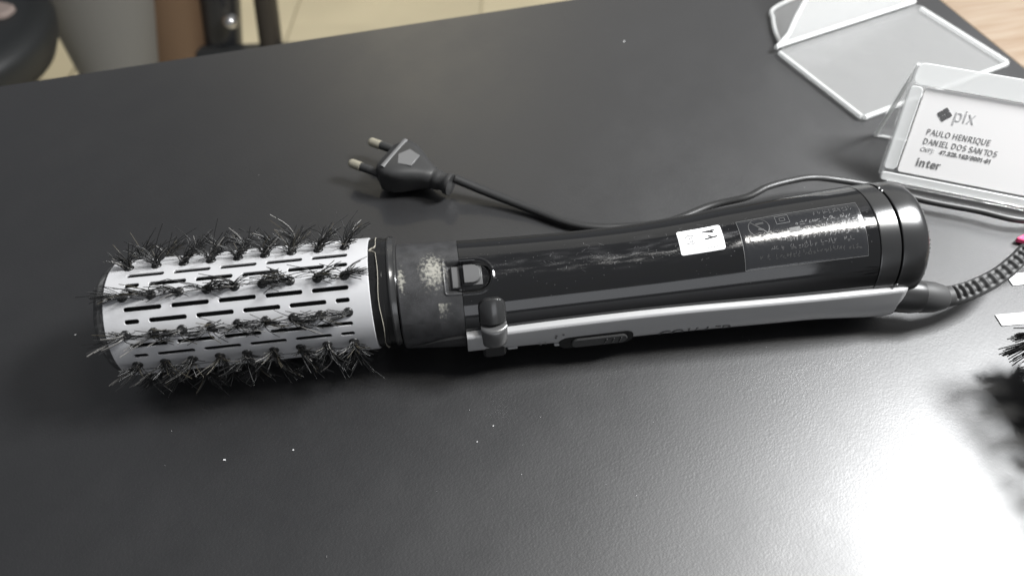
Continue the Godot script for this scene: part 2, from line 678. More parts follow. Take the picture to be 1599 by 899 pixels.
func tuft(s: float, deg: float, seed_: int, style: int, pale: int) -> ArrayMesh:
	rng.seed = seed_
	var m := MB.new()
	m.tint = grey(0.012)
	# the plug of roots
	var p := []
	var cen := PackedVector3Array()
	var rad := Vector3(0, sin(deg_to_rad(deg)), cos(deg_to_rad(deg)))
	var around := Vector3(0, cos(deg_to_rad(deg)), -sin(deg_to_rad(deg)))
	var root := cyl(s, deg, 19.3)
	for i in 4:
		var line := PackedVector3Array()
		var rr: float = [1.75, 1.7, 1.3, 0.0][i]
		var hh: float = [-0.3, 0.35, 0.8, 0.95][i]
		for j in 11:
			var a := TAU * j / 10
			line.append(root + (Vector3.RIGHT * cos(a) * rr + around * sin(a) * rr + rad * hh) * 0.001)
		p.append(line)
		cen.append(root - rad * 0.002)
	m.grid(p, cen, true)
	var count := (32 if style == 1 else 46) + pale
	var lean := rng.randf_range(-1.6, 1.6)
	for b in count:
		var ax := rng.randfn(lean * 0.7, 0.8)           # along the barrel
		var ar := rng.randfn(0.0, 0.28 if style == 1 else 0.5)   # round it
		var crushed := rng.randf_range(0.75, 1.05) if style == 1 else rng.randf_range(0.2, 0.75)
		var length := rng.randf_range(4.5, 10.0) if rng.randf() < 0.88 else rng.randf_range(10.0, 14.5)
		if style == 0:
			length *= rng.randf_range(0.55, 1.05)
		else:
			length *= 1.05
		var long := b >= count - pale           # a few stiff pale pairs stick out towards the tip
		if long:
			ax = -1.2
			ar = -0.35 + 0.1 * (b % 2)
			crushed = 1.0
			length = 11.0 + 1.3 * (b % 2)
		var dir := (rad + Vector3.RIGHT * ax * 0.4 + around * ar * 0.4).normalized()
		var flat := (Vector3.RIGHT * (signf(ax + 0.01) * rng.randf_range(0.7, 1.1)) + around * ar * 0.75).normalized()
		if long:
			dir = (Vector3.RIGHT * -1.0 - around * (0.42 + 0.05 * (b % 2)) + rad * 0.42).normalized()
			flat = dir
		var off := Vector2(rng.randf_range(-1, 1), rng.randf_range(-1, 1)) * 0.9
		var at := root + (Vector3.RIGHT * off.x + around * off.y) * 0.001
		var path := []
		var half := []
		var steps := 6
		var kink := rng.randfn(0.0, 0.10) if b < count - pale else 0.0
		for k in steps + 1:
			path.append(at)
			var f := float(k) / steps
			var w := (0.00024 if long else 0.00016) * (1.0 - 0.25 * f)
			half.append(Vector2(w, w))
			var now := dir.lerp(flat, clampf(crushed * (f * 1.7), 0.0, crushed)).normalized()
			now = (now + around * kink * f).normalized()
			at += now * length / steps * 0.001
			# stay outside the barrel and above the table
			var y := at.y - AXIS_H * 0.001
			var rr := Vector2(y, at.z).length()
			if rr < 0.0202:
				at.y = AXIS_H * 0.001 + y * 0.0202 / rr
				at.z *= 0.0202 / rr
			at.y = maxf(at.y, 0.0004)
		var light := rng.randf()
		m.tint = Color(0.22, 0.215, 0.20) if long or light > 0.95 else (grey(0.012) if light < 0.7 else (grey(0.05) if light < 0.88 else Color(0.07, 0.06, 0.045)))
		sweep(m, path, half, 5, around if absf(flat.dot(around)) < 0.8 else Vector3.RIGHT, true)
	return m.done()


func build_brush() -> void:
	var b := thing("hot_air_brush", "black hot air styling brush with slotted silver barrel and crushed bristles, lying across the table", "hair styler", Vector3(-0.13540, 0, -0.15152), deg_to_rad(7.604))
	var m := MB.new()
	lathe(m, [Vector2(-1.0, 0.0), Vector2(-0.9, 9.0), Vector2(-0.4, 14.0), Vector2(0.2, 16.2), Vector2(1.2, 17.6), Vector2(2.4, 18.3), Vector2(4.5, 18.7), Vector2(5.2, 18.7)], 0, 360, 96, 60)
	part("end_cap", m.done(), M.tip_rubber, b, "scuffed dark rubber cap on the barrel tip")
	part("barrel", barrel_shell(), M.silver_barrel, b, "silver barrel pierced by rows of slots")
	m = MB.new()
	lathe(m, [Vector2(3.0, 16.8), Vector2(90.0, 16.8)])
	part("barrel_core", m.done(), M.barrel_core, b)
	for row in 10:
		for k in 9:
			var deg := -1.5 + 36.0 * row
			part("bristle_tuft", tuft(10.6 + 8.75 * k, deg, 1000 + row * 40 + k, 1 if row in [1, 2] else 0, (2 - k / 2) if row in [0, 1, 9] and k < 4 else 0), M.bristle, b)
	# the black rings behind the barrel
	m = MB.new()
	lathe(m, [Vector2(88.2, 17.5), Vector2(88.4, 19.0), Vector2(92.3, 19.15), Vector2(92.4, 18.7), Vector2(94.2, 18.8)])
	part("swivel_ring", m.done(), M.smoke_plastic, b)
	m = MB.new()
	lathe(m, [Vector2(94.2, 18.0), Vector2(94.25, 19.1), Vector2(94.6, 19.35), Vector2(95.1, 19.35), Vector2(95.4, 19.1), Vector2(96.4, 19.0), Vector2(96.6, 17.6), Vector2(97.5, 17.6)], 0, 360, 96, 50)
	part("lock_ring", m.done(), M.latch_black, b)
	m = MB.new()
	var line := []
	var half := []
	for i in 60:
		var a := -60.0 + i * 2.6
		line.append(cyl(91.0 + 0.25 * sin(a * 0.11), a, 19.1))
		half.append(Vector2(0.62 + 0.14 * sin(i * 1.3), 0.12) * 0.001 * (0.7 if a < 10 else 1.0))
	sweep(m, line, half, 6, Vector3.RIGHT)
	sweep(m, smooth_path([cyl(90.8, 94.0, 19.1), cyl(89.6, 97.0, 19.1), cyl(88.6, 98.5, 19.0), cyl(89.6, 101.5, 19.1), cyl(90.7, 105.0, 19.1), cyl(90.5, 125.0, 19.1), cyl(90.4, 150.0, 19.1)], 5), _same(31, 0.00048, 0.00012), 6, Vector3.RIGHT)
	part("residue_line", m.done(), M.cream_residue, b, "cream residue caught in the ring behind the barrel")

	# collar and handle, each with its part of the D-shaped recess
	m = MB.new()
	lathe(m, [Vector2(96.8, 17.4), Vector2(97.0, 18.05), Vector2(97.4, 18.35), Vector2(103.0, 18.45), Vector2(110.0, 18.6)])
	lathe(m, [Vector2(110.0, 18.6), Vector2(114.0, 18.65), Vector2(118.1, 18.72)], 96.0, 402.0, 84)
	field(m, 110.0, 118.1, 42.0, 96.0, 44, 110, func(s, a): return recess(s, a, lerpf(18.6, 18.72, (s - 110.0) / 8.1)))
	lathe(m, [Vector2(118.1, 18.72), Vector2(118.15, 17.4)])
	part("collar", m.done(), M.worn_collar, b, "matte dark grey collar with a pale worn patch")
	m = MB.new()
	lathe(m, [Vector2(118.2, 17.4), Vector2(118.25, 18.8)])
	var prof := []
	for i in 12:
		prof.append(Vector2(118.25 + i * 12.75 / 11.0, handle_r(118.25 + i * 12.75 / 11.0)))
	lathe(m, prof, 96.0, 402.0, 84)
	field(m, 118.25, 131.0, 42.0, 96.0, 70, 110, func(s, a): return recess(s, a, handle_r(s)))
	prof = []
	for i in 33:
		prof.append(Vector2(131.0 + i * 131.0 / 32.0, handle_r(131.0 + i * 131.0 / 32.0)))
	prof.append(Vector2(262.3, 20.9))
	lathe(m, prof, 0, 360, 160)
	part("handle", m.done(), M.gloss_black, b, "glossy black handle with dust and fine scratches")
	# the button in the recess
	m = MB.new()
	field(m, 118.9, 125.4, 59.5, 83.0, 40, 60, func(s, a):
		var d := d_shape((s - 121.95) * 1.0, (a - 71.2) * 0.3316, 2.9, 3.35, 2.9)
		return 16.8 + 1.9 * smoothstep(0.32, -0.12, d))
	part("release_button", m.done(), M.button_grey, b)
	m = MB.new()
	field(m, 114.9, 118.0, 56.0, 82.0, 16, 40, func(s, a):
		var d := maxf(absf(s - 116.6) - 1.5, absf(a - 69.0) * 0.33 - 4.1)
		return 16.7 + 1.2 * smoothstep(0.2, -0.1, d))
	part("recess_floor", m.done(), M.button_grey, b)

	# end of the handle
	m = MB.new()
	lathe(m, [Vector2(262.2, 20.8), Vector2(262.4, 21.45), Vector2(262.8, 21.6), Vector2(269.2, 21.75), Vector2(269.5, 21.6), Vector2(269.6, 20.6)])
	part("end_band", m.done(), M.cap_black, b)
	m = MB.new()
	lathe(m, [Vector2(269.3, 20.7), Vector2(270.3, 20.7)])
	part("cap_seam", m.done(), M.seam_dark, b)
	m = MB.new()
	lathe(m, [Vector2(270.15, 20.6), Vector2(270.2, 21.7), Vector2(270.5, 21.95), Vector2(275.0, 22.05), Vector2(278.0, 21.8), Vector2(279.6, 21.3), Vector2(280.4, 20.6), Vector2(280.7, 19.8), Vector2(280.7, 18.0), Vector2(280.2, 17.8), Vector2(280.2, 0.0)], 0, 360, 128, 40)
	part("intake_cap", m.done(), M.cap_black, b, "rounded black intake cap at the handle end")
	# ragged foam lip and grille ridges at the end
	rng.seed = 5
	m = MB.new()
	for i in 84:
		var a := i * 360.0 / 84
		var rr := 19.2 + rng.randf_range(-0.15, 0.15)
		sweep(m, [cyl(280.3, a, rr), cyl(281.1 + rng.randf_range(-0.1, 0.35), a, rr)], _same(2, 0.00058, 0.00058), 6, cyl(0, a, 1) - cyl(0, a, 0))
	part("intake_grille", m.done(), M.soft_black, b)
	# small scars on the seam
	m = MB.new()
	for q in [Vector3(269.9, 109.0, 21.8), Vector3(270.0, 104.0, 21.6), Vector3(270.1, 3.0, 21.7)]:
		m = MB.new()
		sweep(m, [cyl(q.x - 0.5, q.y, q.z), cyl(q.x, q.y + 1.6, q.z + 0.25), cyl(q.x + 0.6, q.y + 2.0, q.z)], [Vector2(0.0002, 0.0002), Vector2(0.0007, 0.0005), Vector2(0.0002, 0.0002)], 7)
		part("seam_burr", m.done(), M.latch_grey, b)

	build_strip(b)
	build_latch(b)
	build_labels(b)
	build_cord(b)


func _same(count: int, x: float, y: float) -> Array:
	var out := []
	for i in count:
		out.append(Vector2(x, y))
	return out


func d_shape(x: float, y: float, hw: float, hh: float, round_: float) -> float:   # signed distance: square on the left, round on the right
	var r := round_ if x > 0.0 else 0.5
	var q := Vector2(absf(x) - hw + r, absf(y) - hh + r)
	return minf(maxf(q.x, q.y), 0.0) + Vector2(maxf(q.x, 0), maxf(q.y, 0)).length() - r


func recess(s: float, a: float, r: float) -> float:
	var d := d_shape(s - 120.75, (a - 69.0) * 0.3316, 7.7, 5.75, 5.2)
	return r + 0.28 * exp(-pow((d - 0.45) / 0.35, 2.0)) - 2.1 * smoothstep(0.15, -1.05, d)


func strip_section(s: float) -> Array:   # (z, y) round the raised strip, from the handle over the ledge, down the face and back
	var g := handle_r(s) + 0.766 * sag(s) - 19.7
	var e := smoothstep(240.0, 274.0, s)
	var k := lerpf(0.72, 1.0, smoothstep(118.0, 182.0, s))
	return [Vector2(15.0, 0.5), Vector2(18.6 + g, 0.35), Vector2(21.5 + g, 0.1), Vector2(21.95 + g, -0.25), Vector2(22.1 + g, -0.9), Vector2(22.25 + g + e * 0.5, -5.0 * k), Vector2(22.1 + g + e * 0.9, -9.0 * k), Vector2(21.5 + g + e, -12.0 * k - e), Vector2(20.4 + g + e, -13.9 * k - e * 1.2), Vector2(18.0 + g, -14.9 * k - e * 1.4), Vector2(13.5, -15.0 * k)]


func build_strip(b: Node) -> void:
	var m := MB.new()
	var ss := []
	for i in 41:
		ss.append(118.3 + i * 154.0 / 40.0)
	var p1 := []
	var p2 := []
	var cen := PackedVector3Array()
	for i in ss.size() + 6:
		var s: float = ss[i] if i < ss.size() else 272.3 + 4.0 * sin((i - ss.size() + 1) / 6.0 * PI / 2)
		var shrink := 1.0 if i < ss.size() else cos((i - ss.size() + 1) / 6.0 * PI / 2)
		var line := PackedVector3Array()
		for q in strip_section(minf(s, 272.0)):
			var z: float = lerpf(16.0, q.x, 0.55 + 0.45 * shrink)
			var y: float = lerpf(-7.0, q.y, 0.8 + 0.2 * shrink)
			line.append(Vector3(s, AXIS_H + y, z) * 0.001)
		p1.append(line)
		cen.append(Vector3(s, AXIS_H - 7.0, 14.0) * 0.001)
	for span in [[0, 3], [2, 5], [4, 11]]:
		var piece := []
		for line in p1:
			piece.append(line.slice(span[0], span[1]))
		m.grid(piece, cen)
	m.face(p1[0], Vector3.LEFT)
	m.face(p1[-1], Vector3.RIGHT)
	part("trim_strip", m.done(), M.silver_strip, b, "silver switch strip along the front of the handle")
	# a thin dark rib that runs into the strip from the collar
	m = MB.new()
	sweep(m, smooth_path([cyl(99.5, -20.0, 18.1), cyl(104.0, -13.0, 18.45), cyl(110.0, -4.5, 18.7), cyl(118.5, 1.5, 19.2)], 6), _same(19, 0.0009, 0.0006), 8, Vector3.UP)
	part("collar_rib", m.done(), M.soft_black, b)
	# the switch in its dark slot at the lower edge of the strip
	m = MB.new()
	prism(m, rounded(26.5, 6.4, 3.0, 6), 0.0, 0.5, Transform3D(Basis(Vector3.RIGHT, PI / 2), Vector3(163.5, AXIS_H - 10.3, 22.45) * 0.001) * Transform3D(Basis.from_scale(Vector3.ONE * 0.001), Vector3.ZERO))
	part("switch_slot", m.done(), M.seam_dark, b)
	m = MB.new()
	prism(m, rounded(20.0, 4.6, 2.2, 6), 0.0, 1.0, Transform3D(Basis(Vector3.RIGHT, PI / 2), Vector3(164.5, AXIS_H - 10.4, 22.75) * 0.001) * Transform3D(Basis.from_scale(Vector3.ONE * 0.001), Vector3.ZERO), 0.3)
	var sw := part("slide_switch", m.done(), M.switch_grey, b)
	for k in 3:
		m = MB.new()
		sweep(m, [Vector3(167.0 + k * 2.6, AXIS_H - 9.0, 23.85) * 0.001, Vector3(166.3 + k * 2.6, AXIS_H - 12.0, 23.55) * 0.001], _same(2, 0.0004, 0.0003), 6)
		part("grip_ridge", m.done(), M.latch_black, sw)
	# pressed marks beside the switch
	m = MB.new()
	for q in [Vector2(143.5, -8.6), Vector2(145.3, -8.5), Vector2(149.0, -4.9), Vector2(151.4, -4.6), Vector2(148.8, -6.0)]:
		prism(m, rounded(0.8, 0.8, 0.35, 3), 0.0, 0.12, Transform3D(Basis(Vector3.RIGHT, PI / 2), Vector3(q.x, AXIS_H + q.y, 22.45 + handle_r(q.x) + 0.766 * sag(q.x) - 19.7) * 0.001) * Transform3D(Basis.from_scale(Vector3.ONE * 0.001), Vector3.ZERO))
	part("switch_mark", m.done(), M.mark_grey, b)
	# raised name along the strip
	m = MB.new()
	lettering(m, "CONAIR", 0.0072, false, func(q):
		var s: float = 186.0 + q.x * 1000.0 * 1.05
		var y: float = -12.9 + q.y * 1000.0
		var sec := strip_section(s)
		var z := 0.0
		for i in range(4, sec.size() - 1):
			if y <= sec[i].y and y >= sec[i + 1].y:
				z = lerpf(sec[i].x, sec[i + 1].x, (sec[i].y - y) / (sec[i].y - sec[i + 1].y))
		return Vector3(s, AXIS_H + y, z + 0.1 + q.z * 1000.0) * 0.001, 0.0004)
	part("name_lettering", m.done(), M.mark_grey, b)


func build_latch(b: Node) -> void:
	var m := MB.new()
	# upper tab: round at its top end, bulging across
	field(m, 122.2, 132.4, 15.0, 48.0, 44, 60, func(s, a):
		var x: float = s - 127.4
		var y: float = (a - 17.0) * 0.36          # mm up from the lower edge
		var q := Vector2(absf(x) - 1.1, y - 6.2)
		var d: float = maxf(absf(x) - 4.6, -y)
		if y > 6.2:
			d = maxf(d, Vector2(maxf(q.x, 0.0), q.y).length() - 3.5)
		return 17.9 + (3.2 - 0.085 * x * x) * smoothstep(0.3, -0.3, d))
	part("latch_tab", m.done(), M.latch_black, b, "glossy black latch tab above the silver strip")
	m = MB.new()
	var p := []
	var cen := PackedVector3Array()
	for i in 25:
		var x := -4.4 + 8.8 * i / 24.0
		var bulge := 2.0 * (1.0 - pow(absf(x) / 4.4, 2.4))
		var line := PackedVector3Array()
		for q in [Vector2(17.0, 3.0), Vector2(20.6, 2.9), Vector2(21.6, 2.5), Vector2(22.1, 1.6), Vector2(22.4, -1.0), Vector2(22.4, -5.0), Vector2(22.0, -6.9), Vector2(21.0, -7.8), Vector2(17.0, -8.0)]:
			line.append(Vector3(127.6 + x, AXIS_H + 0.5 + q.y * 0.88, q.x + 1.0 + (bulge if q.x > 18.0 else 0.0)) * 0.001)
		p.append(line)
		cen.append(Vector3(127.6 + x, AXIS_H - 2.5, 15.0) * 0.001)
	m.grid(p, cen)
	m.face(p[0], Vector3.LEFT)
	m.face(p[-1], Vector3.RIGHT)
	part("latch_block", m.done(), M.latch_grey, b, "grey latch block clasping the silver strip")
	m = MB.new()
	prism(m, rounded(8.0, 7.6, 1.4, 4), 0.0, 6.4, Transform3D(Basis(Vector3.RIGHT, PI / 2), Vector3(127.6, AXIS_H - 10.2, 16.8) * 0.001) * Transform3D(Basis.from_scale(Vector3.ONE * 0.001), Vector3.ZERO), 0.8)
	part("latch_foot", m.done(), M.soft_black, b)
	# white edges of the strip seen past the latch
	m = MB.new()
	for q in [Vector3(133.8, 3.6, 10.6), Vector3(151.3, 5.6, 11.7)]:
		prism(m, rounded(q.y, 1.2, 0.5, 3), 0.0, 1.0, Transform3D(Basis(), Vector3(q.x, AXIS_H - q.z, 22.3) * 0.001) * Transform3D(Basis.from_scale(Vector3.ONE * 0.001), Vector3.ZERO), 0.2)
	part("strip_tab", m.done(), M.silver_strip, b)


func outline_box(s0: float, s1: float, a0: float, a1: float, r: float, skew: float) -> PackedVector2Array:
	var out := PackedVector2Array()
	for q in rounded(s1 - s0, (a1 - a0) * 0.355, r, 6):
		out.append(Vector2((s0 + s1) / 2 + q.x + skew * q.y, (a0 + a1) / 2 + q.y / 0.355))
	# more points along the long edges, so that the skin follows the round
	var fine := PackedVector2Array()
	for i in out.size():
		var e := out[(i + 1) % out.size()]
		var n := maxi(1, int((e - out[i]).length() / 1.5))
		for k in n:
			fine.append(out[i].lerp(e, float(k) / n))
	return fine


var skin_turn := 0.0       # degrees that prints are turned round the handle


func skin_bar(m: MB, from: Vector2, to: Vector2, w: float, lift: float) -> void:   # a flat printed stroke on the handle, in (s, degrees)
	var n := maxi(1, int(Vector2(to.x - from.x, (to.y - from.y) * 0.355).length() / 0.8))
	var dir := Vector2(to.x - from.x, (to.y - from.y) * 0.355).normalized()
	var side := Vector2(-dir.y, dir.x) * w / 2
	var p := []
	var cen := PackedVector3Array()
	for i in n + 1:
		var q := from.lerp(to, float(i) / n)
		var line := PackedVector3Array()
		for k in [-1.0, 1.0]:
			line.append(cyl(q.x + side.x * k, q.y + skin_turn + side.y * k / 0.355, handle_r(q.x) + lift))
		p.append(line)
		cen.append(cyl(q.x, q.y, 0.0))
	m.grid(p, cen)


func skin_arc(m: MB, mid: Vector2, r: float, a0: float, a1: float, w: float, lift: float) -> void:
	for i in 18:
		var t0 := deg_to_rad(lerpf(a0, a1, i / 18.0))
		var t1 := deg_to_rad(lerpf(a0, a1, (i + 1.05) / 18.0))
		skin_bar(m, mid + Vector2(cos(t0) * r, sin(t0) * r / 0.355), mid + Vector2(cos(t1) * r, sin(t1) * r / 0.355), w, lift)


func build_labels(b: Node) -> void:
	# white quality sticker
	skin_turn = 6.0
	var m := MB.new()
	decal(m, outline_box(193.4, 208.8, 58.0, 87.4, 0.9, 0.02), Vector2(201.1, 72.7), 0.14, handle_r, 8)
	var st := part("white_sticker", m.done(), M.sticker_white, b, "small white quality sticker with black marks on the handle")
	m = MB.new()
	# two sturdy strokes with branches, as printed sideways on the sticker
	skin_bar(m, Vector2(202.2, 81.2), Vector2(206.6, 82.0), 0.55, 0.2)
	skin_bar(m, Vector2(203.4, 81.0), Vector2(205.9, 79.0), 0.5, 0.2)
	skin_bar(m, Vector2(205.0, 80.9), Vector2(205.8, 79.2), 0.8, 0.21)
	skin_bar(m, Vector2(202.4, 72.2), Vector2(206.9, 73.6), 0.6, 0.2)
	skin_bar(m, Vector2(203.8, 75.8), Vector2(205.2, 73.4), 0.55, 0.21)
	part("bold_mark", m.done(), M.ink_black, st)
	m = MB.new()
	var mid := Vector2(197.6, 74.4)
	skin_arc(m, mid, 1.9, 35.0, 150.0, 0.36, 0.2)
	skin_arc(m, mid, 1.9, 215.0, 325.0, 0.36, 0.2)
	skin_arc(m, mid + Vector2(0.2, 0.9), 0.5, 0.0, 250.0, 0.32, 0.2)
	skin_arc(m, mid + Vector2(0.2, -1.6), 0.5, 180.0, 430.0, 0.32, 0.2)
	skin_bar(m, Vector2(196.8, 81.0), Vector2(197.3, 81.0), 0.4, 0.2)
	for k in 4:
		skin_bar(m, Vector2(197.9 + k * 1.0, 62.0 - k * 0.15), Vector2(198.4 + k * 1.0, 62.5 - k * 0.4), 0.36, 0.2)
		skin_bar(m, Vector2(202.8 + k * 0.95, 62.2), Vector2(203.4 + k * 0.95, 62.4), 0.36, 0.2)
		skin_bar(m, Vector2(203.6 + k * 0.6, 84.3), Vector2(204.0 + k * 0.6, 84.7), 0.32, 0.2)
	part("seal_print", m.done(), M.ink_grey, st)
	# clear rating label
	skin_turn = 2.0
	m = MB.new()
	decal(m, outline_box(214.6, 257.6, 36.6, 90.0, 0.3, 0.0), Vector2(236.0, 63.0), 0.08, handle_r, 14)
	var lb := part("rating_label", m.done(), M.clear_film, b, "clear film label with pressed symbols near the handle end")
	m = MB.new()
	skin_bar(m, Vector2(214.6, 90.0), Vector2(257.6, 90.6), 0.24, 0.12)
	skin_bar(m, Vector2(214.6, 90.0), Vector2(214.6, 36.6), 0.2, 0.12)
	skin_bar(m, Vector2(214.6, 36.6), Vector2(257.6, 36.6), 0.26, 0.12)
	skin_bar(m, Vector2(257.6, 36.6), Vector2(257.6, 90.6), 0.12, 0.12)
	skin_bar(m, Vector2(228.0, 79.2), Vector2(232.6, 79.4), 0.24, 0.13)
	skin_bar(m, Vector2(228.0, 88.2), Vector2(232.6, 88.4), 0.24, 0.13)
	skin_bar(m, Vector2(228.0, 79.2), Vector2(228.0, 88.2), 0.18, 0.13)
	skin_bar(m, Vector2(232.6, 79.4), Vector2(232.6, 88.4), 0.18, 0.13)
	skin_bar(m, Vector2(229.4, 82.0), Vector2(231.2, 82.1), 0.2, 0.13)
	skin_bar(m, Vector2(229.4, 85.6), Vector2(231.2, 85.7), 0.2, 0.13)
	skin_bar(m, Vector2(229.4, 82.0), Vector2(229.4, 85.6), 0.18, 0.13)
	skin_bar(m, Vector2(231.2, 82.1), Vector2(231.2, 85.7), 0.18, 0.13)
	part("label_border", m.done(), M.film_line, lb)
	m = MB.new()
	var ring := Vector2(221.6, 79.0)
	skin_arc(m, ring, 3.6, 0, 360, 0.3, 0.13)
	skin_bar(m, ring + Vector2(-2.4, 7.2), ring + Vector2(2.4, -7.2), 0.45, 0.13)
	skin_bar(m, ring + Vector2(-0.8, 4.0), ring + Vector2(2.0, 4.4), 0.8, 0.13)
	skin_bar(m, ring + Vector2(-0.4, -2.0), ring + Vector2(1.4, -3.4), 0.6, 0.13)
	rng.seed = 9
	for row in 6:
		var a := 84.0 - row * 7.6
		var s: float = [241.0, 234.0, 231.0, 228.0, 224.0, 220.0][row]
		while s < 254.5:
			for k in 2 + rng.randi() % 2:
				var p0 := Vector2(s + rng.randf_range(0, 0.7), a + rng.randf_range(-1.6, 1.6))
				skin_bar(m, p0, p0 + ([Vector2(0.0, 3.0), Vector2(0.8, 0.1), Vector2(0.6, 2.0)][rng.randi() % 3] as Vector2), 0.22, 0.13)
			s += rng.randf_range(1.0, 1.35)
			if rng.randf() < 0.16:
				s += rng.randf_range(0.8, 2.2)
	skin_bar(m, Vector2(231.6, 70.6), Vector2(235.4, 70.8), 1.8, 0.13)
	part("pressed_print", m.done(), M.film_mark, lb)


func local(x: float, h: float, z: float) -> Vector3:   # world to brush axes, both in metres
	var d := Vector3(x + 0.13540, h, z + 0.15152)
	var a := deg_to_rad(7.604)
	return Vector3(d.x * cos(a) - d.z * sin(a), h, d.x * sin(a) + d.z * cos(a))


func build_cord(b: Node) -> void:
	# block and nozzle where the cord leaves the handle
	var m := MB.new()
	sweep(m, [Vector3(268.0, 15.0, 17.0) * 0.001, Vector3(274.0, 14.6, 18.8) * 0.001, Vector3(281.5, 14.0, 20.2) * 0.001, Vector3(284.0, 13.8, 20.6) * 0.001], [Vector2(5.6, 6.6) * 0.001, Vector2(5.9, 7.0) * 0.001, Vector2(5.9, 6.9) * 0.001, Vector2(5.5, 6.4) * 0.001], 22)
	part("cord_block", m.done(), M.soft_black, b)
	m = MB.new()
	sweep(m, [Vector3(283.2, 14.0, 20.3) * 0.001, Vector3(285.5, 13.8, 20.9) * 0.001, Vector3(289.0, 13.6, 21.4) * 0.001, Vector3(292.6, 13.5, 21.6) * 0.001, Vector3(293.4, 13.5, 21.6) * 0.001], [Vector2(5.3, 6.2) * 0.001, Vector2(5.5, 6.5) * 0.001, Vector2(5.4, 6.0) * 0.001, Vector2(4.6, 4.7) * 0.001, Vector2(4.0, 4.1) * 0.001], 22)
	part("cord_nozzle", m.done(), M.relief_rubber, b)
	# bending relief with cut ribs
	var spine := smooth_path([Vector3(290.0, 13.4, 21.6) * 0.001, Vector3(297.0, 13.6, 21.6) * 0.001, Vector3(305.5, 14.2, 20.0) * 0.001, Vector3(316.0, 15.5, 16.6) * 0.001, Vector3(325.0, 17.5, 12.0) * 0.001, Vector3(331.0, 19.0, 8.0) * 0.001], 24)
	m = MB.new()
	var half := []
	var rp := []
	for i in spine.size():
		var f := float(i) / (spine.size() - 1)
		var w := lerpf(4.1, 2.7, f) * 0.001
		var tan: Vector3 = (spine[mini(i + 1, spine.size() - 1)] - spine[maxi(i - 1, 0)]).normalized()
		var side := tan.cross(Vector3.UP).normalized()
		var top := side.cross(tan).normalized()
		var line := PackedVector3Array()
		for j in 49:
			var deg := 360.0 * j / 48.0
			var deep := 0.0
			if f > 0.17 and f < 0.95:
				var c := fmod(i, 8.0)
				var on1 := clampf(minf(c - 2.0, 7.0 - c) + 0.5, 0.0, 1.0)
				var c2 := fmod(i + 4.0, 8.0)
				var on2 := clampf(minf(c2 - 2.0, 6.0 - c2) + 0.5, 0.0, 1.0)
				var w1 := clampf((50.0 - absf(deg - 78.0)) / 7.0, 0.0, 1.0)
				var w2 := clampf((10.0 - absf(fposmod(deg + 180.0, 360.0) - 180.0 + 10.0)) / 7.0, 0.0, 1.0)
				deep = maxf(on1 * w1, on2 * w2 * 0.5)
			line.append(spine[i] + (side * cos(deg_to_rad(deg)) + top * sin(deg_to_rad(deg))) * w * (1.0 - 0.26 * deep))
		rp.append(line)
	m.grid(rp, PackedVector3Array(spine), true)
	m.face(rp[-1].slice(0, 48), spine[-1] - spine[-2])
	part("strain_relief", m.done(), M.relief_rubber, b, "ribbed strain relief at the cord exit")
	m = MB.new()
	# the cord goes out of the picture, turns round and comes back behind the handle to the plug
	var pts := [Vector3(331.0, 19.0, 8.0) * 0.001, local(0.2060, 0.0195, -0.1930), local(0.2300, 0.014, -0.2020), local(0.2600, 0.005, -0.2090), local(0.2820, 0.003, -0.2180), local(0.2860, 0.003, -0.2300),
		local(0.2700, 0.003, -0.2330), local(0.2400, 0.004, -0.2210), local(0.2138, 0.005, -0.2165), local(0.1952, 0.005, -0.2225), local(0.1755, 0.005, -0.2285), local(0.1560, 0.006, -0.2360), local(0.1393, 0.008, -0.2380), local(0.1285, 0.010, -0.2370), local(0.1190, 0.010, -0.2350), local(0.1080, 0.010, -0.2310),
		local(0.0990, 0.008, -0.2270), local(0.0845, 0.0045, -0.2255), local(0.0644, 0.0026, -0.2175), local(0.0401, 0.0022, -0.2150), local(0.0242, 0.0022, -0.2175), local(0.0083, 0.0025, -0.2255), local(-0.0109, 0.005, -0.2335), local(-0.0245, 0.008, -0.2385)]
	var path := smooth_path(pts, 9)
	half = []
	for i in path.size():
		var f := float(i) / (path.size() - 1)
		var w := 0.00155 if f < 0.45 else (lerpf(0.00155, 0.0014, (f - 0.45) / 0.2) if f < 0.65 else lerpf(0.0014, 0.0020, (f - 0.65) / 0.35))
		half.append(Vector2(w * 1.1, w * 0.95))
	sweep(m, path, half, 12)
	part("power_cord", m.done(), M.cord_rubber, b)
	build_plug(b)


